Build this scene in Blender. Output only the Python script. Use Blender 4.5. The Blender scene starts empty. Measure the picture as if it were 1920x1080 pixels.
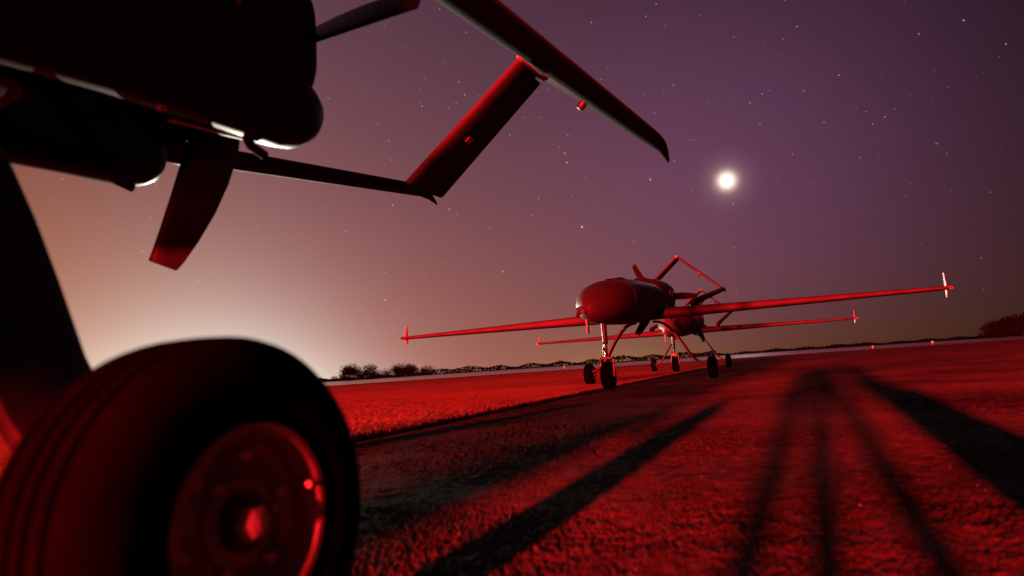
import bpy, bmesh, math, random
import numpy as np
from mathutils import Vector, Matrix

R = math.radians
rng = random.Random(7)
SC = bpy.context.scene
COL = SC.collection

# ------------------------------------------------------------------ camera
F_PX, CAM_H = 1262.6, 0.523
PITCH, ROLL = math.atan(150.3 / F_PX), math.atan(0.0667)
fw = Vector((0, math.cos(PITCH), math.sin(PITCH)))
r0 = Vector((1, 0, 0)); u0 = r0.cross(fw)
rt = r0 * math.cos(ROLL) - u0 * math.sin(ROLL)
up = r0 * math.sin(ROLL) + u0 * math.cos(ROLL)
cam_d = bpy.data.cameras.new('camera')
cam = bpy.data.objects.new('camera', cam_d); COL.objects.link(cam)
m = Matrix.Identity(4)
for i in range(3):
    m[i][0], m[i][1], m[i][2] = rt[i], up[i], -fw[i]
m[2][3] = CAM_H
cam.matrix_world = m
cam_d.sensor_width = 36.0
cam_d.lens = F_PX / 1920 * 36
cam_d.clip_start, cam_d.clip_end = 0.05, 6000
cam_d.dof.use_dof = True
cam_d.dof.focus_distance = 17.0
cam_d.dof.aperture_fstop = 1.9
SC.camera = cam

def bearing(px, py, dist):
    """world point at a distance along a line of sight (layout only)"""
    d = (fw + rt * ((px - 960) / F_PX) - up * ((py - 540) / F_PX)).normalized()
    return Vector((0, 0, CAM_H)) + d * dist

# ------------------------------------------------------------------ world
MOON_AZ, MOON_EL = R(18.6), R(13.9)
wd = bpy.data.worlds.new('World'); SC.world = wd; wd.use_nodes = True
nt = wd.node_tree; nt.nodes.clear()
N = nt.nodes; L = nt.links
def nd(t, **k):
    n = N.new(t)
    for a, b in k.items(): setattr(n, a, b)
    return n
def mth(op, a, b=None, c=None):
    n = nd('ShaderNodeMath', operation=op)
    for i, v in enumerate((a, b, c)):
        if v is None: continue
        if isinstance(v, (int, float)): n.inputs[i].default_value = v
        else: L.new(v, n.inputs[i])
    return n.outputs[0]
tc = nd('ShaderNodeTexCoord')
nrm = nd('ShaderNodeVectorMath', operation='NORMALIZE'); L.new(tc.outputs['Generated'], nrm.inputs[0])
DIR = nrm.outputs[0]
sep = nd('ShaderNodeSeparateXYZ'); L.new(DIR, sep.inputs[0])
X, Y, Zr = sep.outputs
Zp = mth('MAXIMUM', Zr, 0.0)
hl = mth('SQRT', mth('MAXIMUM', mth('SUBTRACT', 1.0, mth('MULTIPLY', Zr, Zr)), 1e-6))
def azlobe(a0, k, e):
    """glow that lies along the horizon round one compass bearing"""
    c = mth('DIVIDE', mth('ADD', mth('MULTIPLY', X, math.sin(a0)), mth('MULTIPLY', Y, math.cos(a0))), hl)
    g = mth('EXPONENT', mth('MULTIPLY', mth('SUBTRACT', c, 1.0), k))
    return mth('MULTIPLY', g, mth('EXPONENT', mth('MULTIPLY', Zp, -1.0 / e)))
moon_dir = Vector((math.sin(MOON_AZ) * math.cos(MOON_EL), math.cos(MOON_AZ) * math.cos(MOON_EL), math.sin(MOON_EL)))
dt = nd('ShaderNodeVectorMath', operation='DOT_PRODUCT'); L.new(DIR, dt.inputs[0]); dt.inputs[1].default_value = moon_dir
md = mth('SUBTRACT', dt.outputs['Value'], 1.0)
ext = mth('SUBTRACT', 1.0, mth('MULTIPLY', mth('EXPONENT', mth('MULTIPLY', Zp, -1 / .0558)), .85))
lobes = [
    (azlobe(-0.3487, 9.0, .7737), (.0213, .025, .1231)),
    (azlobe(-0.4363, 65.44, .0713), (.6101, 1.0023, .9301)),
    (azlobe(-0.6174, 3.701, .3148), (.6131, .193, .002)),
    (azlobe(0.15, 160.0, .032), (.075, .055, .012)),
    (mth('MULTIPLY', mth('EXPONENT', mth('MULTIPLY', md, 22.15)), ext), (.0668, .025, .0757)),
    (mth('EXPONENT', mth('MULTIPLY', md, 19000.0)), (2.0, 1.65, 1.3)),
    (mth('EXPONENT', mth('MULTIPLY', md, 3200.0)), (.16, .11, .09)),
]
acc = None
for fac, colr in lobes:
    v = nd('ShaderNodeVectorMath', operation='SCALE'); v.inputs[0].default_value = colr; L.new(fac, v.inputs['Scale'])
    if acc is None:
        a = nd('ShaderNodeVectorMath', operation='ADD'); L.new(v.outputs[0], a.inputs[0]); a.inputs[1].default_value = (.004, .002, .005)
    else:
        a = nd('ShaderNodeVectorMath', operation='ADD'); L.new(acc, a.inputs[0]); L.new(v.outputs[0], a.inputs[1])
    acc = a.outputs[0]
# stars: random points of a cell pattern on the sky sphere
for scale, rad, pw, amp in ((82, .10, 2.4, .62), (27, .055, 2.0, 1.4)):
    vo = nd('ShaderNodeTexVoronoi'); vo.inputs['Scale'].default_value = scale
    L.new(DIR, vo.inputs['Vector'])
    fall = mth('MAXIMUM', mth('SUBTRACT', 1.0, mth('DIVIDE', vo.outputs['Distance'], rad)), 0.0)
    sc_ = nd('ShaderNodeSeparateColor'); L.new(vo.outputs['Color'], sc_.inputs[0])
    s = mth('MULTIPLY', mth('POWER', sc_.outputs[0], pw), mth('MULTIPLY', fall, amp))
    s = mth('MULTIPLY', s, mth('MINIMUM', mth('MULTIPLY', Zp, 3.2), 1.0))
    v = nd('ShaderNodeVectorMath', operation='SCALE'); v.inputs[0].default_value = (1, .9, .92); L.new(s, v.inputs['Scale'])
    a = nd('ShaderNodeVectorMath', operation='ADD'); L.new(acc, a.inputs[0]); L.new(v.outputs[0], a.inputs[1]); acc = a.outputs[0]
bg = nd('ShaderNodeBackground'); L.new(acc, bg.inputs['Color']); bg.inputs['Strength'].default_value = 1.0
wo = nd('ShaderNodeOutputWorld'); L.new(bg.outputs[0], wo.inputs['Surface'])

# ------------------------------------------------------------------ moonlight (the one sun lamp)
sd = bpy.data.lights.new('moonlight', 'SUN'); sd.energy = 0.02; sd.angle = R(0.6); sd.color = (1, .93, .86)
so = bpy.data.objects.new('moonlight', sd); COL.objects.link(so)
e2 = MOON_EL + R(2.8)
sun_to = Vector((math.sin(MOON_AZ) * math.cos(e2), math.cos(MOON_AZ) * math.cos(e2), math.sin(e2)))
so.rotation_euler = sun_to.to_track_quat('Z', 'Y').to_euler()

vs = SC.view_settings
vs.view_transform = 'Standard'; vs.look = 'None'; vs.exposure = 0.0; vs.gamma = 1.0; vs.use_curve_mapping = False
SC.cycles.use_denoising = True
SC.cycles.max_bounces = 6

# red flood of the mast behind the camera, white flood of the lamp post in the field
RED_AZ, RED_DIST, RED_H = R(203.6), 130.0, 11.2
RED_POWER = 1.05e7
WHITE_POS = Vector((-19.5, 52.0, 1.42))
WHITE_POWER = 1.2e5

# ------------------------------------------------------------------ materials
def mat(name, base, rough=.5, metal=0., noise=None, bump=None, spec=.5, coat=0., emit=None):
    """noise = (scale, amount, detail), bump = (scale, strength, distance)"""
    mt = bpy.data.materials.new(name); mt.use_nodes = True
    t = mt.node_tree; b = t.nodes['Principled BSDF']
    b.inputs['Base Color'].default_value = (*base, 1)
    b.inputs['Roughness'].default_value = rough; b.inputs['Metallic'].default_value = metal
    b.inputs['Specular IOR Level'].default_value = spec
    b.inputs['Coat Weight'].default_value = coat
    b.inputs['Coat Roughness'].default_value = .12
    c = t.nodes.new('ShaderNodeTexCoord')
    if noise:
        n = t.nodes.new('ShaderNodeTexNoise'); n.inputs['Scale'].default_value = noise[0]; n.inputs['Detail'].default_value = noise[2]
        t.links.new(c.outputs['Object'], n.inputs['Vector'])
        r = t.nodes.new('ShaderNodeValToRGB')
        r.color_ramp.elements[0].position = .3; r.color_ramp.elements[1].position = .72
        lo = [max(0, x * (1 - noise[1])) for x in base]; hi = [min(1, x * (1 + noise[1])) for x in base]
        r.color_ramp.elements[0].color = (*lo, 1); r.color_ramp.elements[1].color = (*hi, 1)
        t.links.new(n.outputs['Fac'], r.inputs['Fac']); t.links.new(r.outputs['Color'], b.inputs['Base Color'])
        rr = t.nodes.new('ShaderNodeMapRange'); rr.inputs['To Min'].default_value = max(.03, rough - .08); rr.inputs['To Max'].default_value = min(1, rough + .1)
        t.links.new(n.outputs['Fac'], rr.inputs['Value']); t.links.new(rr.outputs['Result'], b.inputs['Roughness'])
    if bump:
        n2 = t.nodes.new('ShaderNodeTexNoise'); n2.inputs['Scale'].default_value = bump[0]; n2.inputs['Detail'].default_value = 5
        t.links.new(c.outputs['Object'], n2.inputs['Vector'])
        bp = t.nodes.new('ShaderNodeBump'); bp.inputs['Strength'].default_value = bump[1]; bp.inputs['Distance'].default_value = bump[2]
        t.links.new(n2.outputs['Fac'], bp.inputs['Height']); t.links.new(bp.outputs['Normal'], b.inputs['Normal'])
    if emit:
        b.inputs['Emission Color'].default_value = (*emit[:3], 1); b.inputs['Emission Strength'].default_value = emit[3]
    return mt
M = dict(
    paint=mat('grey_paint', (.062, .061, .063), .48, noise=(3.2, .14, 6), bump=(60, .05, .004), spec=.08),
    matte=mat('matte_grey_paint', (.04, .04, .043), .7, noise=(3.2, .16, 6), bump=(60, .05, .004), spec=.01),
    shade_black=mat('belly_shade_black', (.006, .006, .0065), .8, noise=(7, .35, 5), spec=0.),  # near-black colour stands in for the shade under the belly
    cowl=mat('dark_cowl_paint', (.018, .019, .025), .5, noise=(4, .2, 6), bump=(50, .06, .004), spec=.06),
    white=mat('white_paint', (.72, .72, .68), .45, noise=(6, .1, 4)),
    carbon=mat('blade_lacquer', (.006, .0055, .006), .3, noise=(9, .25, 3), spec=.25),
    rubber=mat('tyre_rubber', (.0015, .0014, .0014), .85, noise=(14, .35, 6), bump=(90, .25, .003), spec=.01),
    alloy=mat('cast_alloy', (.24, .23, .22), .48, metal=.25, noise=(22, .3, 5), bump=(70, .12, .002)),
    steel=mat('bright_steel', (.55, .53, .5), .3, metal=.35, noise=(30, .15, 3)),
    black=mat('black_fittings', (.008, .008, .0085), .5, noise=(20, .3, 3)),
    gear=mat('gear_leg_paint', (.016, .016, .018), .5, noise=(8, .25, 5), bump=(40, .08, .003)),
    redmark=mat('red_marking', (.55, .03, .03), .4, noise=(20, .15, 2)),
    glass=mat('lens_glass', (.12, .12, .115), .3, noise=(5, .05, 2), coat=.3),
    bark=mat('bark', (.03, .022, .015), .9, noise=(3, .3, 4)),
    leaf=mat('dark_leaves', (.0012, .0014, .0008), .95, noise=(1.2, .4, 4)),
    stone=mat('loose_stone', (.09, .08, .07), .9, noise=(30, .4, 3)),
    blade=mat('dry_grass_blade', (.22, .19, .09), .7, noise=(5, .35, 3)),
    cloth=mat('dark_work_clothes', (.03, .03, .04), .9, noise=(10, .3, 4)),
    skin=mat('skin', (.45, .27, .2), .55, noise=(12, .08, 3)),
    hair=mat('dark_hair', (.02, .014, .01), .6, noise=(40, .3, 3)),
    galv=mat('galvanised_steel', (.3, .3, .31), .45, metal=.8, noise=(10, .2, 4)),
    redlens=mat('red_lamp_lens', (.5, .02, .01), .3, noise=(5, .05, 2), emit=(1, .03, .02, 30)),
    whitelens=mat('white_lamp_lens', (.8, .78, .7), .3, noise=(5, .05, 2), emit=(1, .93, .72, 40)),
    marker=mat('marker_lens', (.7, .7, .66), .3, noise=(9, .05, 2), emit=(1, .85, .8, .15)),
    moon=mat('moon_surface', (.3, .3, .3), 1., noise=(3, .3, 4), emit=(1, .95, .88, 5)),
)

def ground_mat(name, dark, light, scale, rough, bscale, bstr, bdist, spec=.3, stretch=None, patch=None):
    mt = bpy.data.materials.new(name); mt.use_nodes = True
    t = mt.node_tree; b = t.nodes['Principled BSDF']; b.inputs['Roughness'].default_value = rough
    b.inputs['Specular IOR Level'].default_value = spec
    c = t.nodes.new('ShaderNodeTexCoord'); vec = c.outputs['Object']
    if stretch:
        mp = t.nodes.new('ShaderNodeMapping'); mp.inputs['Scale'].default_value = stretch; mp.inputs['Rotation'].default_value = (0, 0, R(-7))
        t.links.new(vec, mp.inputs['Vector']); pv = mp.outputs[0]
    else: pv = vec
    n1 = t.nodes.new('ShaderNodeTexNoise'); n1.inputs['Scale'].default_value = scale; n1.inputs['Detail'].default_value = 8
    n1.inputs['Roughness'].default_value = .65
    t.links.new(vec, n1.inputs['Vector'])
    n2 = t.nodes.new('ShaderNodeTexNoise'); n2.inputs['Scale'].default_value = patch or scale * .06; n2.inputs['Detail'].default_value = 4
    t.links.new(pv, n2.inputs['Vector'])
    mx = t.nodes.new('ShaderNodeMath'); mx.operation = 'ADD'; t.links.new(n1.outputs['Fac'], mx.inputs[0]); t.links.new(n2.outputs['Fac'], mx.inputs[1])
    hf = t.nodes.new('ShaderNodeMath'); hf.operation = 'MULTIPLY'; t.links.new(mx.outputs[0], hf.inputs[0]); hf.inputs[1].default_value = .5
    r = t.nodes.new('ShaderNodeValToRGB'); r.color_ramp.elements[0].position = .36; r.color_ramp.elements[1].position = .64
    r.color_ramp.elements[0].color = (*dark, 1); r.color_ramp.elements[1].color = (*light, 1)
    t.links.new(hf.outputs[0], r.inputs['Fac']); t.links.new(r.outputs['Color'], b.inputs['Base Color'])
    nb = t.nodes.new('ShaderNodeTexNoise'); nb.inputs['Scale'].default_value = bscale; nb.inputs['Detail'].default_value = 6; nb.inputs['Roughness'].default_value = .7
    t.links.new(vec, nb.inputs['Vector'])
    bp = t.nodes.new('ShaderNodeBump'); bp.inputs['Strength'].default_value = bstr; bp.inputs['Distance'].default_value = bdist
    t.links.new(nb.outputs['Fac'], bp.inputs['Height']); t.links.new(bp.outputs['Normal'], b.inputs['Normal'])
    return mt
M['asphalt'] = ground_mat('worn_asphalt', (.016, .014, .013), (.165, .14, .12), 14, .95, 60, .9, .02, spec=.04, patch=.6)
M['grass'] = ground_mat('dry_mown_grass', (.14, .10, .045), (.33, .22, .10), 8, .95, 18, .8, .03, spec=.03, stretch=(.25, 1, 1), patch=.35)
M['concrete'] = ground_mat('pale_runway_concrete', (.5, .48, .45), (.68, .65, .61), .6, .22, 3, .08, .004, spec=1.0, patch=.08)

# ------------------------------------------------------------------ mesh helpers
def link(name, me, m_, parent=None, smooth=True):
    o = bpy.data.objects.new(name, me); COL.objects.link(o)
    if m_ is not None and not me.materials: me.materials.append(m_)
    if smooth and len(me.polygons):
        me.polygons.foreach_set('use_smooth', [True] * len(me.polygons))
    if parent is not None: o.parent = parent
    return o
def tag(o, label=None, cat=None, group=None, kind=None):
    if label: o['label'] = label
    if cat: o['category'] = cat
    if group: o['group'] = group
    if kind: o['kind'] = kind
    return o
def bm_done(bm, name, m_, parent=None, smooth=True, flip=True, sharp=35):
    """flip: authored as x aft, y left, z up; stored right-handed as x aft, y right"""
    if flip:
        for v in bm.verts: v.co.y = -v.co.y
    bmesh.ops.recalc_face_normals(bm, faces=bm.faces)
    if smooth:
        for e in bm.edges:
            if len(e.link_faces) == 2 and e.calc_face_angle(0) > R(sharp): e.smooth = False
    me = bpy.data.meshes.new(name); bm.to_mesh(me); bm.free()
    return link(name, me, m_, parent, smooth)
def loft(bm, rings, cap=True):
    vr = [[bm.verts.new(p) for p in r] for r in rings]
    n = len(vr[0])
    for a, b in zip(vr[:-1], vr[1:]):
        for i in range(n):
            j = (i + 1) % n
            bm.faces.new((a[i], a[j], b[j], b[i]))
    if cap:
        bm.faces.new(vr[0]); bm.faces.new(vr[-1][::-1])
    return vr
def superring(x, w, zt, zb, p, n=40, cy=0.):
    zc, h = (zt + zb) / 2, (zt - zb) / 2
    out = []
    for i in range(n):
        a = 2 * math.pi * i / n
        c, s = math.cos(a), math.sin(a)
        out.append((x, cy + w * math.copysign(abs(c) ** (2 / p), c), zc + h * math.copysign(abs(s) ** (2 / p), s)))
    return out
def box(bm, c, s, bev=0.):
    """box centred at c with size s, edges chamfered"""
    g = bmesh.ops.create_cube(bm, size=1.0)
    for v in g['verts']: v.co = Vector((v.co.x * s[0] + c[0], v.co.y * s[1] + c[1], v.co.z * s[2] + c[2]))
    if bev:
        es = list({e for v in g['verts'] for e in v.link_edges})
        bmesh.ops.bevel(bm, geom=es, offset=bev, segments=2, affect='EDGES', profile=.5)
def frame(d):
    d = d.normalized(); a = Vector((0, 0, 1)) if abs(d.z) < .9 else Vector((1, 0, 0))
    u = d.cross(a).normalized(); return u, d.cross(u).normalized()
def tube(bm, pts, rads, n=16, cap=True):
    pts = [Vector(p) for p in pts]
    if isinstance(rads, (int, float)): rads = [rads] * len(pts)
    rings = []
    u0_ = None
    for i, p in enumerate(pts):
        d = (pts[min(i + 1, len(pts) - 1)] - pts[max(i - 1, 0)]).normalized()
        if u0_ is None: u0_, _ = frame(d)
        u_ = (u0_ - d * u0_.dot(d)).normalized(); w_ = d.cross(u_); u0_ = u_
        rings.append([p + (u_ * math.cos(2 * math.pi * k / n) + w_ * math.sin(2 * math.pi * k / n)) * rads[i] for k in range(n)])
    loft(bm, rings, cap)
def lathe_y(bm, prof, c, n=64):
    """closed profile of (radius, y) turned about the y axis through c"""
    rings = []
    for k in range(n):
        a = 2 * math.pi * k / n
        rings.append([bm.verts.new((c[0] + r * math.cos(a), c[1] + y, c[2] + r * math.sin(a))) for r, y in prof])
    for k in range(n):
        A, B = rings[k], rings[(k + 1) % n]
        for i in range(len(prof)):
            j = (i + 1) % len(prof)
            bm.faces.new((A[i], A[j], B[j], B[i]))
def airfoil(n=14, t=.16):
    up_, lo_ = [], []
    for i in range(n + 1):
        x = .5 * (1 - math.cos(math.pi * i / n))
        y = 5 * t * (.2969 * math.sqrt(x) - .126 * x - .3516 * x * x + .2843 * x ** 3 - .1015 * x ** 4)
        up_.append((x, y * 1.15 + .004)); lo_.append((x, -y * .85 - .004))
    return up_[::-1] + lo_[1:]

# ------------------------------------------------------------------ drone
XH, ZH, PRAD = 1.496, 2.073, 1.056
YM, RW = 1.466, .305
XB, YB, ZB, BS = 4.961, 1.303, 2.46, .154
XA, ZA = 5.204, 3.638
XNW, RNW = -3.434, .265

BOOM = [(-1.15, 1.66), (-1.05, 1.675)] + [(x, 2.462 - .13 * (5.0 - x)) for x in (-.8, -.2, .5, 1.2, 2, 3, 4, 4.6, 5.0)] + [(5.3, 2.49), (5.48, 2.47), (5.6, 2.43), (5.64, 2.41)]
def boom_z(x):
    return float(np.interp(x, [a for a, b in BOOM], [b for a, b in BOOM]))

def wheel(parent, c, rad, width, out, name, detail=True):
    """out: +1 when the outer face looks to drone left"""
    wr = bpy.data.objects.new(name, None); COL.objects.link(wr); wr.parent = parent
    wr.empty_display_size = .1; wr['side'] = float(c[1])
    s = rad / .305; h = width / 2
    bm = bmesh.new()
    P_ = [(.150, -.80), (.165, -.92), (.20, -.99), (.235, -1.0), (.262, -.95), (.284, -.84), (.296, -.72), (.301, -.60),
          (.303, -.50), (.290, -.475), (.290, -.40), (.3045, -.375), (.305, -.14), (.291, -.115), (.291, -.035), (.305, -.01),
          (.305, .14), (.291, .165), (.291, .24), (.3045, .265), (.3035, .44), (.290, .465), (.290, .54), (.302, .565),
          (.297, .70), (.285, .83), (.263, .95), (.235, 1.0), (.20, .99), (.165, .92), (.150, .80)]
    P_ = [(r * s, y * h) for r, y in P_]
    lathe_y(bm, P_, c, 72)
    bm_done(bm, 'tyre', M['rubber'], wr, sharp=28)
    bm = bmesh.new()
    prof = [(.152, .84), (.160, .90), (.157, .97), (.146, .965), (.139, .86), (.134, .50), (.120, .40), (.095, .42), (.074, .52), (.070, .62), (.045, .64), (.045, -.64),
            (.070, -.62), (.074, -.52), (.095, -.42), (.120, -.40), (.134, -.5), (.139, -.86), (.146, -.965), (.157, -.97), (.160, -.90), (.152, -.84)]
    lathe_y(bm, [(r * s, y * h) for r, y in prof], c, 56)
    bm_done(bm, 'rim', M['alloy'], wr, sharp=30)
    bm = bmesh.new()
    tube(bm, [(c[0], c[1] - h * .78, c[2]), (c[0], c[1] + h * .78, c[2])], .046 * s, 20)
    bm_done(bm, 'axle', M['black'], wr)
    bm = bmesh.new()
    yo = out * h
    tube(bm, [(c[0], c[1] + yo * k, c[2]) for k in (.76, .93, .98, 1.0)], [.030 * s, .030 * s, .022 * s, .006 * s], 6)
    bm_done(bm, 'axle_nut', M['steel'], wr, sharp=25)
    for k in range(6):
        a = 2 * math.pi * (k + .27) / 6
        bm = bmesh.new()
        q = (c[0] + .108 * s * math.cos(a), c[2] + .108 * s * math.sin(a))
        tube(bm, [(q[0], c[1] + yo * t, q[1]) for t in (.36, .56, .60)], [.0125 * s, .0125 * s, .005 * s], 6)
        bm_done(bm, 'wheel_bolt', M['steel'], wr, sharp=25)
    for k in range(3):
        a = 2 * math.pi * (k + .05) / 3
        bm = bmesh.new()
        q = (c[0] + .075 * s * math.cos(a), c[2] + .075 * s * math.sin(a))
        tube(bm, [(q[0], c[1] + yo * .5, q[1]), (q[0], c[1] + yo * .66, q[1]), (q[0], c[1] + yo * .7, q[1])], [.009 * s, .009 * s, .004 * s], 8)
        bm_done(bm, 'hub_screw', M['steel'], wr, sharp=25)
    bm = bmesh.new()
    a = R(18)
    q = Vector((c[0] + .136 * s * math.cos(a), c[1] + yo * .75, c[2] + .136 * s * math.sin(a)))
    tube(bm, [q, q + Vector((-.012 * math.cos(a), yo * .25, -.012 * math.sin(a)))], .006 * s, 8)
    bm_done(bm, 'valve', M['steel'], wr)
    return wr

def make_drone():
    D = bpy.data.objects.new('military_drone', None); COL.objects.link(D); D.empty_display_size = .5
    # fuselage
    bm = bmesh.new()
    S = [(-4.36, .02, 1.545, 1.505, 2), (-4.345, .07, 1.61, 1.445, 2), (-4.30, .13, 1.67, 1.39, 2.05), (-4.20, .215, 1.755, 1.335, 2.1), (-4.05, .31, 1.845, 1.295, 2.15), (-3.85, .40, 1.935, 1.27, 2.2),
         (-3.6, .475, 2.015, 1.255, 2.25), (-3.2, .555, 2.105, 1.25, 2.3), (-2.7, .61, 2.18, 1.26, 2.35), (-2.1, .64, 2.235, 1.285, 2.4), (-1.5, .65, 2.26, 1.31, 2.4),
         (-.9, .645, 2.265, 1.385, 2.6), (-.4, .62, 2.25, 1.53, 3), (0., .585, 2.23, 1.55, 3.5), (.5, .55, 2.2, 1.552, 4), (1.02, .53, 2.18, 1.552, 4)]
    loft(bm, [superring(*s, n=56) for s in S])
    fus = bm_done(bm, 'fuselage', M['paint'], D)
    for xs_ in (-3.05, -1.75, -.7):
        k_ = max(i for i in range(len(S)) if S[i][0] <= xs_); f_ = (xs_ - S[k_][0]) / (S[k_ + 1][0] - S[k_][0])
        w_, zt_, zb_, p_ = [S[k_][i] + (S[k_ + 1][i] - S[k_][i]) * f_ for i in (1, 2, 3, 4)]
        bm = bmesh.new(); loft(bm, [superring(xs_ + d, w_ + e, zt_ + e, zb_ - e, p_, n=56) for d, e in ((-.012, -.004), (-.008, .006), (.008, .006), (.012, -.004))])
        bm_done(bm, 'panel_seam', M['black'], fus)
    # belly stiffener, antenna, pitot, nose highlight stub, hatches on the fuselage
    bm = bmesh.new(); loft(bm, [[(x, y, z) for x, y, z in ((-3.98 + o * .2, -.18 - t, z1), (-3.86 + o * .2, -.18 - t * .6, z1), (-3.86 + o * .2, -.18 + t * .6, z1), (-3.98 + o * .2, -.18 + t, z1))] for o, z1, t in ((0, 1.34, .014), (.05, 1.18, .011), (.12, 1.06, .007))])
    bm_done(bm, 'blade_antenna', M['white'], fus, smooth=False)
    bm = bmesh.new(); tube(bm, [(-4.31, -.08, 1.46), (-4.38, -.1, 1.455), (-4.40, -.105, 1.454)], [.045, .045, .02], 14)
    bm_done(bm, 'nose_highlight', M['glass'], fus)  # small stub added for the pale highlight on the nose
    bm = bmesh.new(); box(bm, (-2.2, 0, 2.222), (.7, .36, .016), .006)
    bm_done(bm, 'access_hatch', M['paint'], fus)
    bm = bmesh.new(); tube(bm, [(-1.3, .1, 2.245), (-1.3, .1, 2.275), (-1.3, .1, 2.282)], [.07, .06, .03], 16)
    bm_done(bm, 'satellite_antenna', M['white'], fus)
    bm = bmesh.new(); tube(bm, [(.1, -.5, 1.50), (.1, -.5, 1.43), (.1, -.5, 1.41)], [.06, .06, .04], 14)
    bm_done(bm, 'belly_drain', M['black'], fus)
    bm = bmesh.new(); box(bm, (.28, -.5, 1.495), (.3, .16, .1), .02)
    bm_done(bm, 'belly_beacon', M['black'], fus)
    # engine cowl
    bm = bmesh.new()
    C_ = [(-.42, .47, 2.30, 1.5, 2.4), (-.36, .53, 2.36, 1.46, 2.6), (-.1, .565, 2.43, 1.46, 2.9), (.4, .565, 2.465, 1.50, 3.1), (.9, .55, 2.46, 1.57, 3.3), (1.25, .53, 2.42, 1.66, 3.6),
          (1.42, .52, 2.39, 1.72, 4), (1.475, .51, 2.37, 1.745, 4), (1.48, .46, 2.33, 1.78, 4), (1.40, .43, 2.31, 1.80, 4)]
    loft(bm, [superring(*s, n=56) for s in C_])
    cw = bm_done(bm, 'engine_cowl', M['cowl'], D)
    for k in range(7):
        bm = bmesh.new(); x = .55 + k * .075
        box(bm, (x, .556, 2.06), (.018, .02, .2), .004)
        for v in bm.verts: v.co.x += (v.co.z - 2.06) * .35
        bm_done(bm, 'vent_slat', M['alloy'], cw)
        bm = bmesh.new(); box(bm, (x, -.556, 2.06), (.018, .02, .2), .004)
        for v in bm.verts: v.co.x += (v.co.z - 2.06) * .35
        bm_done(bm, 'vent_slat', M['alloy'], cw)
    bm = bmesh.new()
    loft(bm, [superring(-.5, .02, 2.31, 2.27, 2, 24), superring(-.42, .12, 2.38, 2.26, 2.5, 24), superring(-.1, .17, 2.47, 2.3, 3, 24), superring(.3, .15, 2.495, 2.35, 3, 24), superring(.8, .05, 2.475, 2.4, 3, 24)])
    bm_done(bm, 'air_scoop', M['cowl'], cw)
    for sy in (-1, 1):                      # lower side fairings over the cylinders
        bm = bmesh.new()
        prof = [(-.75, .03), (-.68, .09), (-.5, .13), (-.1, .155), (.5, .165), (1.0, .165), (1.25, .162), (1.34, .148), (1.40, .118), (1.435, .07), (1.447, .02)]
        tube(bm, [(x, sy * (.36 + .12 * min(1, (x + .75) / .9)), 1.575 + .09 * max(0, min(1, (x + .4) / 1.2))) for x, r in prof], [r for x, r in prof], 28)
        sp = bm_done(bm, 'cylinder_fairing', M['cowl'], D)
        bm = bmesh.new(); tube(bm, [(1.12, sy * .42, 1.54), (1.17, sy * .41, 1.495), (1.25, sy * .405, 1.475)], .02, 10)
        bm_done(bm, 'exhaust_pipe', M['black'], sp)
        bm = bmesh.new(); tube(bm, [(.7, sy * .48, 1.52), (.7, sy * .48, 1.475)], [.02, .014], 8)
        bm_done(bm, 'drain_tube', M['steel'], sp)
    bm = bmesh.new()
    loft(bm, [superring(x, w, 1.70, zb, 4, 40) for x, w, zb in ((-.46, .50, 1.50), (-.38, .545, 1.498), (.2, .555, 1.508), (.98, .54, 1.512), (1.06, .52, 1.53))])
    bm_done(bm, 'belly_shade_sheet', M['shade_black'], cw)  # black sheet added across the belly to make it read as shade
    # white plate added below the cowl, tipped right and aft to catch the lamp
    bm = bmesh.new()
    q = [(.85, .36, 1.50), (1.36, .40, 1.535), (1.40, .06, 1.70), (1.20, -.04, 1.72), (.80, .02, 1.62)]
    a_ = [bm.verts.new(p) for p in q]; b_ = [bm.verts.new((p[0], p[1], p[2] + .012)) for p in q]
    bm.faces.new(a_); bm.faces.new(b_[::-1])
    for i in range(5): bm.faces.new((a_[i], a_[(i + 1) % 5], b_[(i + 1) % 5], b_[i]))
    bm_done(bm, 'lamp_catch_plate', M['white'], cw, smooth=False)
    # wings
    af = airfoil(16, .20)
    for sy in (-1, 1):
        bm = bmesh.new(); rings = []
        for k in range(9):
            f = k / 8; y = .35 + (6.02 - .35) * f
            ch = 1.22 - .70 * f; le = -1.46 + .13 * f; th = (1 - .28 * f)
            rings.append([(le + ch * px * (.76 if px > .76 else 1) if False else le + ch * px, sy * y, 1.485 - .012 * f + ch * pz * th) for px, pz in af])
        loft(bm, rings)
        wg = bm_done(bm, 'wing', M['matte'], D, sharp=50)
        for nm, f0, f1 in (('flap', .16, .50), ('aileron', .53, .94)):
            bm = bmesh.new(); rings = []
            for f in (f0, f1):
                y = .35 + 5.67 * f; ch = 1.22 - .70 * f; le = -1.46 + .13 * f
                x0, x1 = le + ch * .80, le + ch * 1.03; zc = 1.485 - .012 * f
                t = ch * .022
                rings.append([(x0, sy * y, zc + t + .012), (x1, sy * y, zc + .006), (x1, sy * y, zc - .006), (x0, sy * y, zc - t - .012)])
            loft(bm, rings); bm_done(bm, nm, M['matte'], wg, smooth=False)
        bm = bmesh.new(); rings = []
        for z, ch, x0, t in ((1.31, .07, -1.08, .006), (1.38, .13, -1.13, .012), (1.47, .19, -1.18, .018), (1.6, .16, -1.15, .014), (1.72, .11, -1.10, .010), (1.785, .07, -1.06, .006)):
            rings.append([(x0, sy * 6.0, z), (x0 + ch * .3, sy * 6.0 + t, z), (x0 + ch, sy * 6.0 + .003, z), (x0 + ch, sy * 6.0 - .003, z), (x0 + ch * .3, sy * 6.0 - t, z)])
        loft(bm, rings); bm_done(bm, 'winglet', M['white'], wg)
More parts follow.
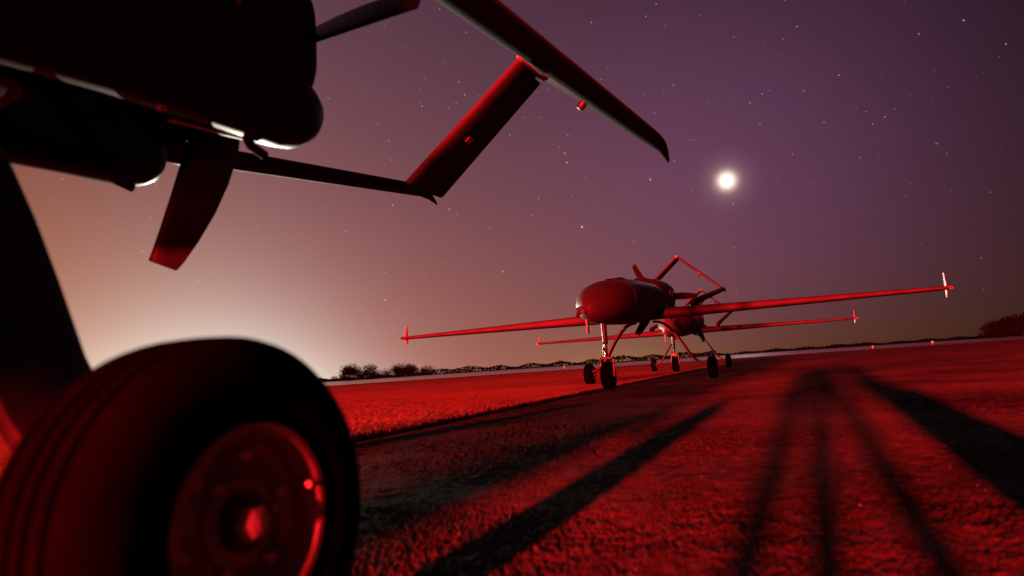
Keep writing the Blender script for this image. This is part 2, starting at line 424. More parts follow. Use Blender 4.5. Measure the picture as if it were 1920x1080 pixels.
        bm = bmesh.new(); tube(bm, [(-1.24, sy * 6.0, 1.473), (-1.22, sy * 6.06, 1.473), (-1.18, sy * 6.10, 1.473)], [.03, .026, .01], 12)
        bm_done(bm, 'tip_lamp', M['redmark'], wg)
        # booms
        bm = bmesh.new()
        xs = [x for x, z in BOOM]
        rr = [.015, .05, .072, .075, .075, .074, .073, .072, .071, .070, .068, .056, .038, .018, .006]
        tube(bm, [(x, sy * YB, z) for x, z in BOOM], rr, 24)
        bo = bm_done(bm, 'tail_boom', M['matte'], D)
        bm = bmesh.new()
        loft(bm, [[(x0, sy * YB, z), (x0 + c * .3, sy * YB + .05, z), (x0 + c, sy * YB, z), (x0 + c * .3, sy * YB - .05, z)] for z, x0, c in ((1.46, -1.3, 1.1), (1.60, -1.2, 1.15), (1.72, -1.05, 1.0))])
        bm_done(bm, 'boom_pylon', M['matte'], bo, sharp=60)
        bm = bmesh.new(); box(bm, (2.2, sy * YB, boom_z(2.2) - .072), (.18, .05, .03), .01)
        bm_done(bm, 'boom_hatch', M['black'], bo)
        # inverted V fins
        fa = airfoil(12, .11)
        base = Vector((XB - .02, sy * (YB - .01), ZB + .02)); top = Vector((XA, sy * .02, ZA))
        sp_ = (top - base); n_ = Vector((0, sp_.z, -sp_.y)).normalized()
        if n_.z < 0: n_ = -n_
        for part, (c0, c1) in (('tail_fin', (0, .70)), ('ruddervator', (.715, 1.0))):
            bm = bmesh.new(); rings = []
            prof = []
            for px, pz in fa:
                q = min(max(px, c0), c1)
                tt = 5 * .11 * (.2969 * math.sqrt(q) - .126 * q - .3516 * q * q + .2843 * q ** 3 - .1015 * q ** 4)
                prof.append((q, math.copysign(tt + .004, pz)))
            ded = [prof[0]]
            for p in prof[1:]:
                if abs(p[0] - ded[-1][0]) + abs(p[1] - ded[-1][1]) > 1e-5: ded.append(p)
            span = ((0, 1) if part == 'tail_fin' else (.015, .985))
            for k in range(5):
                f = span[0] + (span[1] - span[0]) * k / 4
                o_ = base + sp_ * f; ch = .76 - .10 * f
                rings.append([o_ + Vector((px * ch, 0, 0)) + n_ * (pz * ch) for px, pz in ded])
            loft(bm, rings)
            ob = bm_done(bm, part, M['matte'], D, sharp=50)
            if part == 'tail_fin': fin = ob
        mid = base + sp_ * .47
        if sy > 0:
            bm = bmesh.new(); pc = mid + Vector((.05, 0, 0)) - n_ * .05
            tube(bm, [pc + n_ * .05, pc, pc - n_ * .045, pc - n_ * .075, pc - n_ * .085], [.02, .038, .042, .03, .01], 14)
            bm_done(bm, 'antenna_dome', M['black'], fin)
        else:
            bm = bmesh.new(); pc = base + sp_ * .44 + Vector((.30, 0, 0)) - n_ * .047
            d_ = sp_.normalized()
            vv = [pc + Vector((a * .05, 0, 0)) + d_ * (b * .035) + n_ * c for c in (0, .008) for a, b in ((-1, -1), (1, -1), (1, 1), (-1, 1))]
            vb = [bm.verts.new(p) for p in vv]
            for f in ((0, 1, 2, 3), (4, 5, 6, 7), (0, 1, 5, 4), (1, 2, 6, 5), (2, 3, 7, 6), (3, 0, 4, 7)): bm.faces.new([vb[i] for i in f])
            bm_done(bm, 'red_marker', M['redmark'], fin, smooth=False)
        # main gear leg: bowed leaf spring
        path = [(.22, 1.40), (.34, 1.385), (.46, 1.33), (.575, 1.225), (.69, 1.08), (.80, .92), (.895, .76), (.985, .60), (1.08, .475), (1.20, .375), (1.31, .325), (1.39, .305)]
        bm = bmesh.new(); rings = []
        for i, (y, z) in enumerate(path):
            a, b = path[max(i - 1, 0)], path[min(i + 1, len(path) - 1)]
            d = Vector((0, b[0] - a[0], b[1] - a[1])).normalized(); nn = Vector((0, -d.z, d.y))
            w = .13 - .035 * i / (len(path) - 1); t = .03 - .006 * i / (len(path) - 1)
            ring = []
            for k in range(12):
                aa = 2 * math.pi * k / 12; cx, cn = math.cos(aa), math.sin(aa)
                p = Vector((math.copysign(abs(cx) ** .5, cx) * w, y, z)) + nn * (math.copysign(abs(cn) ** .5, cn) * t)
                ring.append((p.x, sy * p.y, p.z))
            rings.append(ring)
        loft(bm, rings)
        lg = bm_done(bm, 'main_gear_leg', M['gear'], D, sharp=50)
        bm = bmesh.new(); tube(bm, [(.06, sy * y, z - .035) for y, z in path[2:-2]], .008, 8)
        bm_done(bm, 'brake_hose', M['black'], lg)
        wheel(D, (0, sy * YM, RW), RW, .235, sy, 'main_wheel')
    # fin junction
    bm = bmesh.new(); tube(bm, [(XA - .04, 0, ZA + .01), (XA, 0, ZA + .012), (XA + .5, 0, ZA + .012), (XA + .66, 0, ZA + .005)], [.012, .035, .03, .01], 14)
    bm_done(bm, 'fin_cap', M['redmark'], D)
    # nose gear
    bm = bmesh.new(); tube(bm, [(XNW - .04, 0, 1.36), (XNW - .03, 0, 1.0), (XNW - .025, 0, .86)], [.055, .05, .05], 18)
    st = bm_done(bm, 'nose_strut', M['gear'], D)
    bm = bmesh.new(); tube(bm, [(XNW - .025, 0, .88), (XNW - .02, 0, .60)], .034, 16); bm_done(bm, 'oleo_piston', M['steel'], st)
    bm = bmesh.new()
    for sy in (-1, 1):
        tube(bm, [(XNW - .09, sy * .03, .90), (XNW - .17, sy * .012, .77), (XNW - .09, sy * .03, .63)], .012, 8)
    bm_done(bm, 'torque_link', M['gear'], st)
    bm = bmesh.new()
    box(bm, (XNW, 0, .60), (.11, .27, .05), .015)
    for sy in (-1, 1): box(bm, (XNW, sy * .125, .42), (.06, .022, .36), .008)
    bm_done(bm, 'fork', M['alloy'], st)
    wheel(D, (XNW, 0, RNW), RNW, .20, 1, 'nose_wheel')
    return D

def make_prop(D, a0):
    pr = bpy.data.objects.new('propeller', None); COL.objects.link(pr); pr.parent = D; pr.empty_display_size = .2
    bm = bmesh.new(); tube(bm, [(1.38, 0, ZH), (1.44, 0, ZH), (1.53, 0, ZH), (1.60, 0, ZH), (1.66, 0, ZH), (1.68, 0, ZH)], [.07, .115, .12, .10, .05, .01], 24)
    bm_done(bm, 'spinner', M['carbon'], pr)
    for k in range(3):
        a = R(a0 + 120 * k)
        rad = Vector((0, math.cos(a), math.sin(a))); tan = Vector((0, -math.sin(a), math.cos(a))); ax = Vector((1, 0, 0))
        bm = bmesh.new(); rings = []
        for r, ch, be, sw in ((.08, .08, 50, 0), (.16, .11, 48, 0), (.26, .185, 45, .005), (.40, .235, 41, .01), (.56, .24, 37, .012), (.72, .225, 34, .008), (.88, .195, 31, -.005), (1.0, .165, 29, -.02), (1.05, .15, 28, -.03), (1.056, .14, 28, -.03)):
            be = R(be); c_ = tan * math.cos(be) + ax * math.sin(be); n_ = -tan * math.sin(be) + ax * math.cos(be)
            t = .14 if r < .2 else .075
            ring = []
            for px, pz in airfoil(7, t):
                p = Vector((XH, 0, ZH)) + rad * r + c_ * (ch * (px - .45) + sw) + n_ * (pz * ch)
                ring.append(p)
            rings.append(ring)
        loft(bm, rings); bm_done(bm, 'blade', M['carbon'], pr, sharp=50)
    return pr

def copy_tree(o, parent=None):
    c = o.copy(); COL.objects.link(c); c.parent = parent
    for ch in list(o.children):
        if ch.name.startswith('propeller'): continue
        copy_tree(ch, c)
    return c
proto = make_drone()
d2, d3 = copy_tree(proto), copy_tree(proto)
for D, (x, y, psi, a0, lab) in zip((proto, d2, d3), (
        (-1.873, 1.75, 23.884, -117.49, 'dark military drone looming overhead, its tyre, belly and raised tail filling the foreground'),
        (3.101, 16.076, 23.723, 118.63, 'middle grey military drone on tricycle wheels, nearer of the two parked whole in view'),
        (6.96, 27.301, 22.87, 55., 'farthest grey military drone, partly hidden behind the wing of the drone before it'))):
    make_prop(D, a0)
    D.location = (x, y, 0); D.rotation_euler = (0, 0, R(90 - psi))
    tag(D, lab, 'drone', 'drones parked in a row')

for D in (d2, d3):
    for ch in D.children:
        if ch.name.startswith('main_wheel'):
            sg = 1 if ch['side'] > 0 else -1
            ch.scale = (.82, .82, .82); ch.location = (0, -sg * YM * .18, 0)
# ------------------------------------------------------------------ ground
J_P, J_AZ = Vector((-.35, 8.8)), R(22.6)          # joint between tarmac and grass
j_t = Vector((math.sin(J_AZ), math.cos(J_AZ))); j_n = Vector((math.cos(J_AZ), -math.sin(J_AZ)))   # j_n points to the tarmac side
nrng = np.random.default_rng(3)
TAB = nrng.random((512, 512))
def vnoise(x, y):
    xi = np.floor(x).astype(int); yi = np.floor(y).astype(int); fx = x - xi; fy = y - yi
    fx = fx * fx * (3 - 2 * fx); fy = fy * fy * (3 - 2 * fy)
    a = TAB[xi % 512, yi % 512]; b = TAB[(xi + 1) % 512, yi % 512]; c = TAB[xi % 512, (yi + 1) % 512]; d = TAB[(xi + 1) % 512, (yi + 1) % 512]
    return (a * (1 - fx) + b * fx) * (1 - fy) + (c * (1 - fx) + d * fx) * fy - .5
NR, NA = 560, 800
rr = np.geomspace(.55, 60.0, NR); aa = np.linspace(R(-56), R(56), NA)
RRg, AAg = np.meshgrid(rr, aa, indexing='ij')
GX, GY = RRg * np.sin(AAg), RRg * np.cos(AAg)
cell = RRg * (R(112) / NA)
dj = (GX - J_P.x) * j_n.x + (GY - J_P.y) * j_n.y
side = dj + .05 * vnoise(GX * 1.7, GY * 1.7) + .03 * vnoise(GX * 6, GY * 6)
def relief(octs):
    z = np.zeros_like(GX)
    for i, (lam, amp) in enumerate(octs):
        fade = np.clip((lam / cell - 1.6) / 2.0, 0, 1)
        z += fade * amp * vnoise(GX / lam + 17.3 * i, GY / lam + 9.1 * i)
    return z
patch = np.clip(.75 + 1.5 * vnoise(GX / 1.1 + 5, GY / 1.1) + 1.1 * vnoise(GX / .35, GY / .35 + 8), .15, 1.5)
grit = (nrng.random(GX.shape) - .5) * np.clip(cell * 1.5, .003, .012)
ztar = relief([(2.6, .010), (.9, .008), (.34, .005), (.15, .0035), (.07, .0028)]) + patch * (relief([(.035, .0020), (.018, .0026), (.009, .003)]) + .8 * grit)
zgr = .012 + relief([(3., .010), (.8, .008), (.3, .007), (.12, .008), (.05, .007), (.025, .007), (.012, .006)]) + (nrng.random(GX.shape) - .5) * np.clip(cell * .8, .003, .012)
gap = np.exp(-(side / .11) ** 2)
edge = np.clip(side / .05 + .5, 0, 1)
GZ = (ztar - .014) * edge + zgr * (1 - edge) - .05 * gap * edge
def grid_mesh(name, keep, m_):
    idx = np.arange(NR * NA).reshape(NR, NA)
    q = np.stack([idx[:-1, :-1], idx[:-1, 1:], idx[1:, 1:], idx[1:, :-1]], -1)[keep]
    used, inv = np.unique(q.ravel(), return_inverse=True)
    co = np.stack([GX.ravel(), GY.ravel(), GZ.ravel()], -1)[used]
    me = bpy.data.meshes.new(name)
    return co, inv.reshape(-1, 4)
def mesh_from(name, co, faces, m_):
    me = bpy.data.meshes.new(name)
    me.vertices.add(len(co)); me.vertices.foreach_set('co', np.asarray(co, 'f').ravel())
    tot = sum(len(f) for f in faces)
    me.loops.add(tot); me.polygons.add(len(faces))
    ls = np.cumsum([0] + [len(f) for f in faces])[:-1]
    me.polygons.foreach_set('loop_start', ls.astype('i')); 
    me.loops.foreach_set('vertex_index', np.concatenate([np.asarray(f) for f in faces]).astype('i'))
    me.update(); me.validate()
    bm = bmesh.new(); bm.from_mesh(me)
    for f in bm.faces:
        if f.normal.z < 0: f.normal_flip()
    bm.to_mesh(me); bm.free()
    return link(name, me, m_)
cs = (side[:-1, :-1] + side[1:, 1:]) / 2
for nm, keep, m_, sheet, z0 in (
        ('taxiway', cs > 0, M['asphalt'], [(0.02, -90), (34, -90), (34, 70), (.02, 70)], -.05),
        ('grass_field', cs <= 0, M['grass'], None, None)):
    co, fc = grid_mesh(nm, keep, m_)
    faces = list(fc)
    if sheet:
        b0 = len(co)
        pts = [J_P + j_n * a + j_t * b for a, b in sheet]
        co = np.vstack([co, [(p.x, p.y, z0) for p in pts]]); faces.append(np.arange(b0, b0 + 4))
    o = mesh_from(nm, co, faces, m_)
    tag(o, kind='structure')
# wide ground to the horizon
bm = bmesh.new(); vsn = [bm.verts.new((2600 * math.cos(2 * math.pi * k / 64), 2600 * math.sin(2 * math.pi * k / 64), -.09)) for k in range(64)]
bm.faces.new(vsn); tag(bm_done(bm, 'ground', M['grass'], flip=False, smooth=False), kind='structure')
# far runway
bm = bmesh.new()
for p in ((-420, 12, -.07), (520, 168, -.07), (480, 420, -.07), (-460, 262, -.07)): bm.verts.new(p)
bm.verts.ensure_lookup_table(); bm.faces.new(bm.verts[:]); tag(bm_done(bm, 'runway', M['concrete'], flip=False, smooth=False), kind='structure')

# loose stones on the tarmac, dry blades along its edge
bm = bmesh.new()
for k in range(260):
    r = .9 * (14 / .9) ** rng.random(); a = R(rng.uniform(-35, 42))
    x, y = r * math.sin(a), r * math.cos(a)
    if (x - J_P.x) * j_n.x + (y - J_P.y) * j_n.y < .1: continue
    s = rng.uniform(.001, .0026)
    vb = [bm.verts.new((x + s * math.cos(t) * rng.uniform(.7, 1.2), y + s * math.sin(t) * rng.uniform(.7, 1.2), -.012)) for t in (0, 1.3, 2.5, 3.8, 5.1)]
    tp = bm.verts.new((x + rng.uniform(-.3, .3) * s, y + rng.uniform(-.3, .3) * s, -.004 + s * rng.uniform(.5, 1.1)))
    for i in range(5): bm.faces.new((vb[i], vb[(i + 1) % 5], tp))
tag(bm_done(bm, 'gravel', M['stone'], flip=False, smooth=False), 'small loose stones scattered over the worn tarmac', 'gravel', kind='stuff')
bm = bmesh.new()
for k in range(9000):
    t = rng.uniform(-4, 34) if k % 3 else rng.uniform(-4, 14)
    d = -abs(rng.gauss(0, .22)) + .02
    p = J_P + j_t * t + j_n * d
    h = rng.uniform(.012, .04) * math.exp(d * 1.2); w = rng.uniform(.002, .004); a = rng.uniform(0, 6.28)
    lx, ly = rng.gauss(0, .35) * h, rng.gauss(0, .35) * h
    b1 = bm.verts.new((p.x + w * math.cos(a), p.y + w * math.sin(a), .0)); b2 = bm.verts.new((p.x - w * math.cos(a), p.y - w * math.sin(a), .0))
    t3 = bm.verts.new((p.x + lx, p.y + ly, .02 + h)); bm.faces.new((b1, b2, t3))
tag(bm_done(bm, 'grass_edge', M['blade'], flip=False, smooth=False), 'ragged fringe of dry grass along the tarmac edge', 'grass', kind='stuff')

# ------------------------------------------------------------------ far trees
def make_tree(h, w, n, seed):
    r = random.Random(seed)
    root = bpy.data.objects.new('tree', None); COL.objects.link(root)
    bm = bmesh.new(); tube(bm, [(0, 0, -.2), (.05 * h, 0, h * .25), (.02 * h, .03 * h, h * .6)], [.035 * h, .025 * h, .008 * h], 7)
    for k in range(5):
        a = r.uniform(0, 6.28); z = h * r.uniform(.18, .4)
        tube(bm, [(.03 * h, 0, z), (w * .3 * math.cos(a), w * .3 * math.sin(a), z + h * .25)], [.014 * h, .004 * h], 5)
    bm_done(bm, 'trunk', M['bark'], root, flip=False)
    bm = bmesh.new()
    cl = [(r.uniform(-.5, .5) * w, r.uniform(-.4, .4) * w, h * r.uniform(.25, .82), r.uniform(.16, .30) * w) for _ in range(11)]
    for k in range(n):
        cx, cy, cz, cr = cl[k % len(cl)]
        v = Vector((r.gauss(0, 1), r.gauss(0, 1), r.gauss(0, .8))).normalized() * cr * (r.random() ** .45)
        c = Vector((cx, cy, cz)) + v
        if c.z < .05 * h: continue
        u = Vector((r.gauss(0, 1), r.gauss(0, 1), r.gauss(0, 1))).normalized(); w2 = frame(u)[0]; s = .05 * h * r.uniform(.6, 1.5)
        bm.faces.new([bm.verts.new(c + u * s), bm.verts.new(c + w2 * s * .7), bm.verts.new(c - u * s), bm.verts.new(c - w2 * s * .7)])
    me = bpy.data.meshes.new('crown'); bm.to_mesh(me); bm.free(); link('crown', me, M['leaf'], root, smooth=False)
    return root
trees = [ # px of foot, px height above horizon, width px, distance, label
    (640, 9, 36, 330, 'low dark bush at the bright end of the far tree line'),
    (678, 24, 58, 320, 'tallest dark tree of the far left clump, wide flat crown'),
    (712, 12, 40, 330, 'small dark tree in the dip between the two tree clumps'),
    (756, 20, 44, 320, 'rounded dark tree beside the dip in the far tree line'),
    (786, 14, 44, 335, 'low spreading dark tree tapering away from the clump'),
    (1885, 22, 50, 240, 'dark tree at the near edge of the big clump past the runway'),
    (1918, 31, 56, 235, 'big dark tree towering over the runway end clump'),
    (1960, 36, 70, 240, 'broad dark tree behind the runway end clump'),
]
def hor(px): return 690.7 - .0667 * (px - 960)
for i, (px, hp, wp, dist, lab) in enumerate(trees):
    p = bearing(px, hor(px), dist)
    t = make_tree(hp / F_PX * dist * 1.02, wp / F_PX * dist, 6500, 40 + i)
    t.location = (p.x, p.y, -.1); tag(t, lab, 'tree', 'trees along the airfield edge')
# the rest of the tree line reads as one mass
bm = bmesh.new(); r = random.Random(5)
for k in range(26000):
    px = r.uniform(-500, 2400); d = r.uniform(340, 400)
    env = (9 if 800 < px < 1330 else 6 if px <= 800 else 4.0) * (.55 + .55 * (.5 + .5 * math.sin(px * .031) * math.cos(px * .013 + 1)) + .25 * math.sin(px * .11))
    a = math.atan2(px - 960, F_PX)
    h = env / F_PX * d * (r.random() ** .7)
    c = Vector((math.sin(a) * d, math.cos(a) * d, h)); u = Vector((r.gauss(0, 1), r.gauss(0, 1), r.gauss(0, 1))).normalized(); w2 = frame(u)[0]; s = r.uniform(.4, .9)
    bm.faces.new([bm.verts.new(c + u * s), bm.verts.new(c + w2 * s * .7), bm.verts.new(c - u * s), bm.verts.new(c - w2 * s * .7)])
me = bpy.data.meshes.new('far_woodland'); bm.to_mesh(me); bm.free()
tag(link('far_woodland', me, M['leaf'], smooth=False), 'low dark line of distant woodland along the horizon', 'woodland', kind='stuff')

# runway edge markers
for px, py, dist, s, lab in ((1748, 640, 104, .28, 'white runway marker nearest the dark trees at the runway end'),
                             (1636, 648, 110, .22, 'small white runway marker past the wingtip of the farthest drone'),
                             (1058, 686, 118, .24, 'small pale runway marker by the distant woodland behind the drone wheels')):
    p = bearing(px, py, dist); root = bpy.data.objects.new('runway_marker', None); COL.objects.link(root); root.location = (p.x, p.y, -.07)
    bm = bmesh.new(); box(bm, (0, 0, .04), (s * .8, s * .8, .08), .02); bm_done(bm, 'base', M['galv'], root, flip=False)
    bm = bmesh.new(); tube(bm, [(0, 0, .06), (0, 0, s)], .05, 10); bm_done(bm, 'post', M['white'], root, flip=False)
    bm = bmesh.new(); tube(bm, [(0, 0, s * .9), (0, 0, s * 1.05), (0, 0, s * 1.5), (0, 0, s * 1.7), (0, 0, s * 1.75)], [.07, .12, .12, .08, .02], 12); bm_done(bm, 'lens', M['marker'], root, flip=False)
    tag(root, lab, 'runway marker', 'markers along the runway')

# moon
mp = moon_dir * 1500
bm = bmesh.new(); bmesh.ops.create_uvsphere(bm, u_segments=48, v_segments=24, radius=1500 * 7.5 / F_PX)
mo = bm_done(bm, 'moon', M['moon'], flip=False); mo.location = mp
tag(mo, 'small bright full moon glowing in the purple night sky', 'moon')

# ------------------------------------------------------------------ lamps the light comes from
def lamp_mast(name, base, h, lens, label, heads, head_w, aim, energy, colr, size, spot, blend=.6, door=False):
    root = bpy.data.objects.new(name, None); COL.objects.link(root); root.location = base
    d = Vector((aim.x - base.x, aim.y - base.y, 0)).normalized(); root.rotation_euler = (0, 0, math.atan2(d.y, d.x))
    bm = bmesh.new(); tube(bm, [(0, 0, -.1), (0, 0, h * .5), (0, 0, h + .3)], [.03 * h ** .5, .025 * h ** .5, .018 * h ** .5], 16); bm_done(bm, 'pole', M['galv'], root, flip=False)
    bm = bmesh.new(); box(bm, (0, 0, .1), (.5, .5, .2), .04); bm_done(bm, 'footing', M['galv'], root, flip=False)
    w = heads * head_w * 1.15
    bm = bmesh.new(); box(bm, (.02, 0, h - head_w * .55), (.08, w, .08), .02); bm_done(bm, 'crossbar', M['galv'], root, flip=False)
    for k in range(heads):
        y = (k - (heads - 1) / 2) * head_w * 1.15
        bm = bmesh.new(); box(bm, (0.02, y, h), (head_w * .4, head_w, head_w * .8), head_w * .06)
        hd = bm_done(bm, 'lamp_head', M['galv'], root, flip=False)
        bm = bmesh.new(); box(bm, (head_w * .235, y, h), (.02, head_w * .86, head_w * .66), .005); bm_done(bm, 'lens', lens, hd, flip=False)
    if door:                                        # unseen plate added to keep the light off the ground
        bm = bmesh.new(); box(bm, (.85, 0, h - .034), (1.3, 2.0, .02), .004); bm_done(bm, 'light_cut_plate', M['black'], root, flip=False)
        for yy in (-.16, .16):
            bm = bmesh.new(); tube(bm, [(.0, yy, h - .03), (.3, yy, h - .04)], .012, 8); bm_done(bm, 'cut_plate_arm', M['black'], root, flip=False)
    tag(root, label, 'floodlight')
    ld = bpy.data.lights.new(name, 'SPOT'); ld.energy = energy; ld.color = colr; ld.shadow_soft_size = size
    ld.spot_size = spot; ld.spot_blend = blend
    lo = bpy.data.objects.new(name + '_light', ld); COL.objects.link(lo)
    lo.location = base + d * (head_w * .3 + size + .1) + Vector((0, 0, h))
    lo.rotation_euler = (lo.location - aim).to_track_quat('Z', 'Y').to_euler()
    return lo
rb = Vector((math.sin(RED_AZ) * RED_DIST, math.cos(RED_AZ) * RED_DIST, 0))
lamp_mast('red_floodlight_mast', rb, RED_H, M['redlens'], 'tall apron mast with four red floodlights behind the parked drones', 4, .6, Vector((5, 20, .5)), RED_POWER, (1, .010, .014), 2.0, R(70))
fb = Vector((math.sin(R(213)) * 120, math.cos(R(213)) * 120, 0))  # added fill lamp that lifts the main mast's shadows
lamp_mast('red_floodlight_mast', fb, 9.0, M['redlens'], 'unseen second red mast added to fill the dark ground shadows', 2, .6, Vector((5, 20, .5)), RED_POWER * .27, (1, .010, .014), 1.5, R(70))
wb = Vector((WHITE_POS.x, WHITE_POS.y, 0))
lamp_mast('white_work_light', wb, WHITE_POS.z, M['whitelens'], 'white work light on a short pole in the grass beyond the wheel', 1, .35, Vector((3, 12, 3.0)), WHITE_POWER, (1, .93, .74), .02, R(100), .3, True)

# ------------------------------------------------------------------ two people behind the camera whose shadows reach the tarmac
def person(label, loc, rot, stance, arms):
    root = bpy.data.objects.new('person', None); COL.objects.link(root); root.location = loc; root.rotation_euler = (0, 0, rot)
    s = stance
    V = [((0, 0, .95), .145), ((0, 0, 1.12), .135), ((0, .01, 1.32), .165), ((0, 0, 1.46), .10), ((0, 0, 1.53), .06)]
    Ed = [(0, 1), (1, 2), (2, 3), (3, 4)]
    for sx in (-1, 1):
        b = len(V)
        V += [((sx * .10, 0, .88), .105), ((sx * (.09 + s * .55), .02, .50), .068), ((sx * (.08 + s), -.01, .10), .045), ((sx * (.08 + s), .05, .04), .045), ((sx * (.09 + s), .17, .035), .04)]
        Ed += [(0, b), (b, b + 1), (b + 1, b + 2), (b + 2, b + 3), (b + 3, b + 4)]
        b = len(V)
        ax, ay = arms
        V += [((sx * .19, 0, 1.43), .07), ((sx * (.25 + ax * .3), -.02, 1.16), .05), ((sx * (.24 + ax), ay, .93), .036), ((sx * (.24 + ax), ay + .03, .84), .034)]
        Ed += [(3, b), (b, b + 1), (b + 1, b + 2), (b + 2, b + 3)]
    me = bpy.data.meshes.new('body'); me.from_pydata([v for v, _ in V], Ed, [])
    o = link('body', me, M['cloth'], root, smooth=False)
    sk = o.modifiers.new('skin', 'SKIN'); sk.use_smooth_shade = True
    if me.skin_vertices:
        for i, (_, rad) in enumerate(V): me.skin_vertices[0].data[i].radius = (rad, rad)
        me.skin_vertices[0].data[0].use_root = True
    o.modifiers.new('sub', 'SUBSURF').levels = 1
    bm = bmesh.new(); bmesh.ops.create_uvsphere(bm, u_segments=20, v_segments=14, radius=1)
    for v in bm.verts: v.co = Vector((v.co.x * .077, v.co.y * .095 + .015, v.co.z * .118 + 1.66))
    tube(bm, [(0, .105, 1.67), (0, .132, 1.645), (0, .11, 1.635)], [.008, .014, .01], 8)
    for sx in (-1, 1): tube(bm, [(sx * .074, .005, 1.68), (sx * .088, -.002, 1.66), (sx * .076, .005, 1.635)], [.008, .014, .008], 6)
    hd = bm_done(bm, 'head', M['skin'], root, flip=False)
    bm = bmesh.new(); bmesh.ops.create_uvsphere(bm, u_segments=20, v_segments=14, radius=1)
    for v in bm.verts:
        f = .86 if v.co.y > .3 and v.co.z < .45 else 1.0
        v.co = Vector((v.co.x * .084 * f, v.co.y * .101 * f + .008, max(v.co.z, -.35 if v.co.y < 0 else .1) * .126 + 1.67))
    bm_done(bm, 'hair', M['hair'], hd, flip=False)
    for sx in (-1, 1):
        hx, hy = sx * (.24 + arms[0]), arms[1] + .035
        bm = bmesh.new()
        loft(bm, [[(hx - .012, hy - .03, z), (hx + .012, hy - .03, z), (hx + .014, hy + .045, z), (hx - .014, hy + .045, z)] for z in (.86, .80, .765)])
        for k, ln in enumerate((.062, .075, .07, .055)):
            yy = hy + .036 - k * .021
            tube(bm, [(hx, yy, .775), (hx - sx * .006, yy, .775 - ln * .5), (hx - sx * .02, yy, .775 - ln)], [.009, .0085, .006], 6)
        tube(bm, [(hx, hy + .035, .83), (hx - sx * .012, hy + .062, .80), (hx - sx * .02, hy + .066, .765)], [.011, .01, .007], 6)
        bm_done(bm, 'hand', M['skin'], root, flip=False)
    tag(root, label, 'person')
    return root
person('person in dark clothes standing behind the camera, legs apart', (-.48, -1.35, 0), R(-20), .05, (.04, .04))
person('person in dark clothes standing side on behind the camera', (-.88, -1.5, 0), R(66), .0, (.02, .10))
person('unseen person added behind the case to widen the dark shadow', (.16, -1.25, 0), R(40), .02, (.03, .06))  # added to widen and darken the shadow band of the case
# unseen upright case added beside the camera to cast the wide shadow band
root = bpy.data.objects.new('shadow_case', None); COL.objects.link(root); root.location = (1.0, .45, -.012); root.rotation_euler = (0, 0, R(-24))
bm = bmesh.new(); box(bm, (0, 0, .37), (.44, .24, .70), .03); bm_done(bm, 'shell', M['black'], root, flip=False)
bm = bmesh.new(); box(bm, (0, -.132, .37), (.42, .03, .68), .012); bm_done(bm, 'lid', M['black'], root, flip=False)
for xx in (-.13, .13):
    bm = bmesh.new(); box(bm, (xx, -.12, .728), (.05, .05, .02), .006); bm_done(bm, 'latch', M['galv'], root, flip=False)
    bm = bmesh.new(); tube(bm, [(xx * 1.3, -.1, .03), (xx * 1.3, .1, .03)], .03, 12); bm_done(bm, 'roller', M['rubber'], root, flip=False)
bm = bmesh.new(); tube(bm, [(-.12, .06, .68), (-.12, .06, 1.02), (.12, .06, 1.02), (.12, .06, .68)], .014, 10); bm_done(bm, 'handle', M['black'], root, flip=False)
tag(root, 'unseen black case added beside the camera for its wide shadow', 'case')

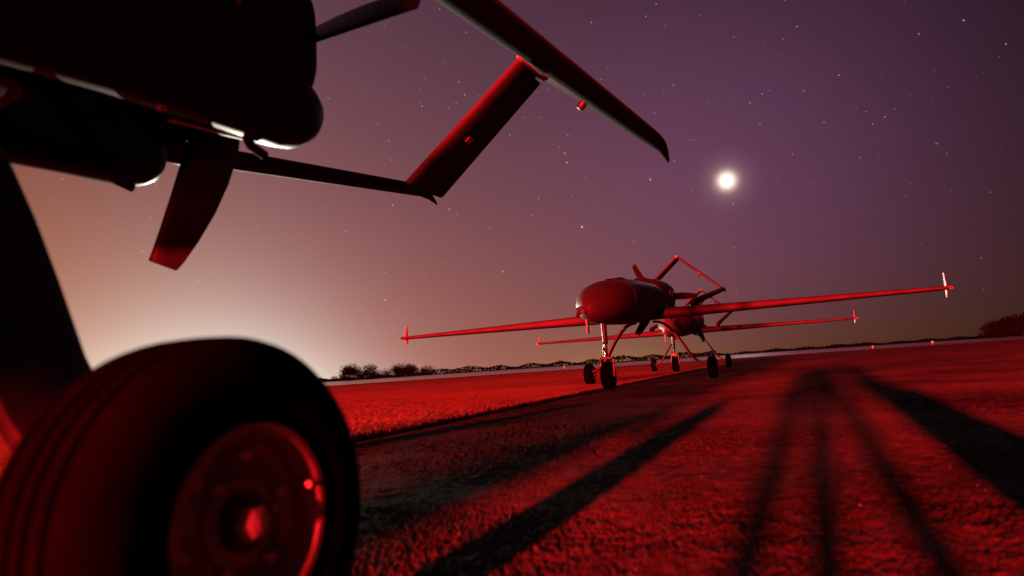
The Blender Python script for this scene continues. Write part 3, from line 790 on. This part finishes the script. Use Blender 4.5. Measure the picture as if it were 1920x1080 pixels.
# ------------------------------------------------------------------ unseen box truck added so its shadow covers the first drone's body
def truck(loc, rotz):
    T = bpy.data.objects.new('shade_truck', None); COL.objects.link(T); T.location = loc; T.rotation_euler = (0, 0, rotz)
    def pb(name, c, sz, m_, par=T, bev=.03):
        bm = bmesh.new(); box(bm, c, sz, bev); return bm_done(bm, name, m_, par, flip=False)
    pb('chassis', (0, 0, .72), (7.2, .9, .22), M['black'])
    cb = pb('cargo_box', (-.9, 0, 2.34), (4.9, 2.5, 2.87), M['paint'], bev=.06)
    for yy in (-.55, .55): pb('rear_door', (-3.37, yy, 2.28), (.05, 1.02, 2.5), M['paint'], cb, .015)
    bm = bmesh.new()
    prof = [(1.75, .75), (3.55, .75), (3.62, 1.3), (3.4, 1.75), (3.05, 2.65), (1.75, 2.7)]
    loft(bm, [[(x, y, z) for x, z in prof] for y in (-1.08, 1.08)])
    cab = bm_done(bm, 'cab', M['paint'], T, flip=False, smooth=False)
    bm = bmesh.new(); loft(bm, [[(3.42, y, 1.78), (3.10, y, 2.55), (3.12, y, 2.56), (3.44, y, 1.79)] for y in (-.95, .95)]); bm_done(bm, 'windscreen', M['glass'], cab, flip=False, smooth=False)
    for sy in (-1, 1):
        pb('cab_door', (2.5, sy * 1.09, 1.6), (1.1, .03, 1.6), M['paint'], cab, .01)
        pb('headlight', (3.6, sy * .8, 1.05), (.06, .3, .2), M['glass'], cab, .02)
    pb('bumper', (3.66, 0, .7), (.16, 2.2, .3), M['black'])
    for x in (-2.4, 2.6):
        for sy in (-1, 1):
            w = bpy.data.objects.new('road_wheel', None); COL.objects.link(w); w.parent = T
            bm = bmesh.new(); lathe_y(bm, [(.27, -.13), (.45, -.15), (.49, -.1), (.5, 0), (.49, .1), (.45, .15), (.27, .13)], (x, sy * .95, .5), 40); bm_done(bm, 'tyre', M['rubber'], w, flip=False)
            bm = bmesh.new(); lathe_y(bm, [(.28, -.12), (.2, -.05), (.06, -.06), (.06, .06), (.2, .05), (.28, .12)], (x, sy * .95, .5), 32); bm_done(bm, 'rim', M['galv'], w, flip=False)
    tag(T, 'unseen grey box truck added to shade the first drone', 'truck')
_psi = R(23.884); _aft = Vector((math.sin(_psi), math.cos(_psi), 0)); _lf = Vector((math.cos(_psi), -math.sin(_psi), 0))
truck(Vector((-1.873, 1.75, -.02)) - _aft * 12.0 + _lf * .02, R(90 - 23.884 + 180))
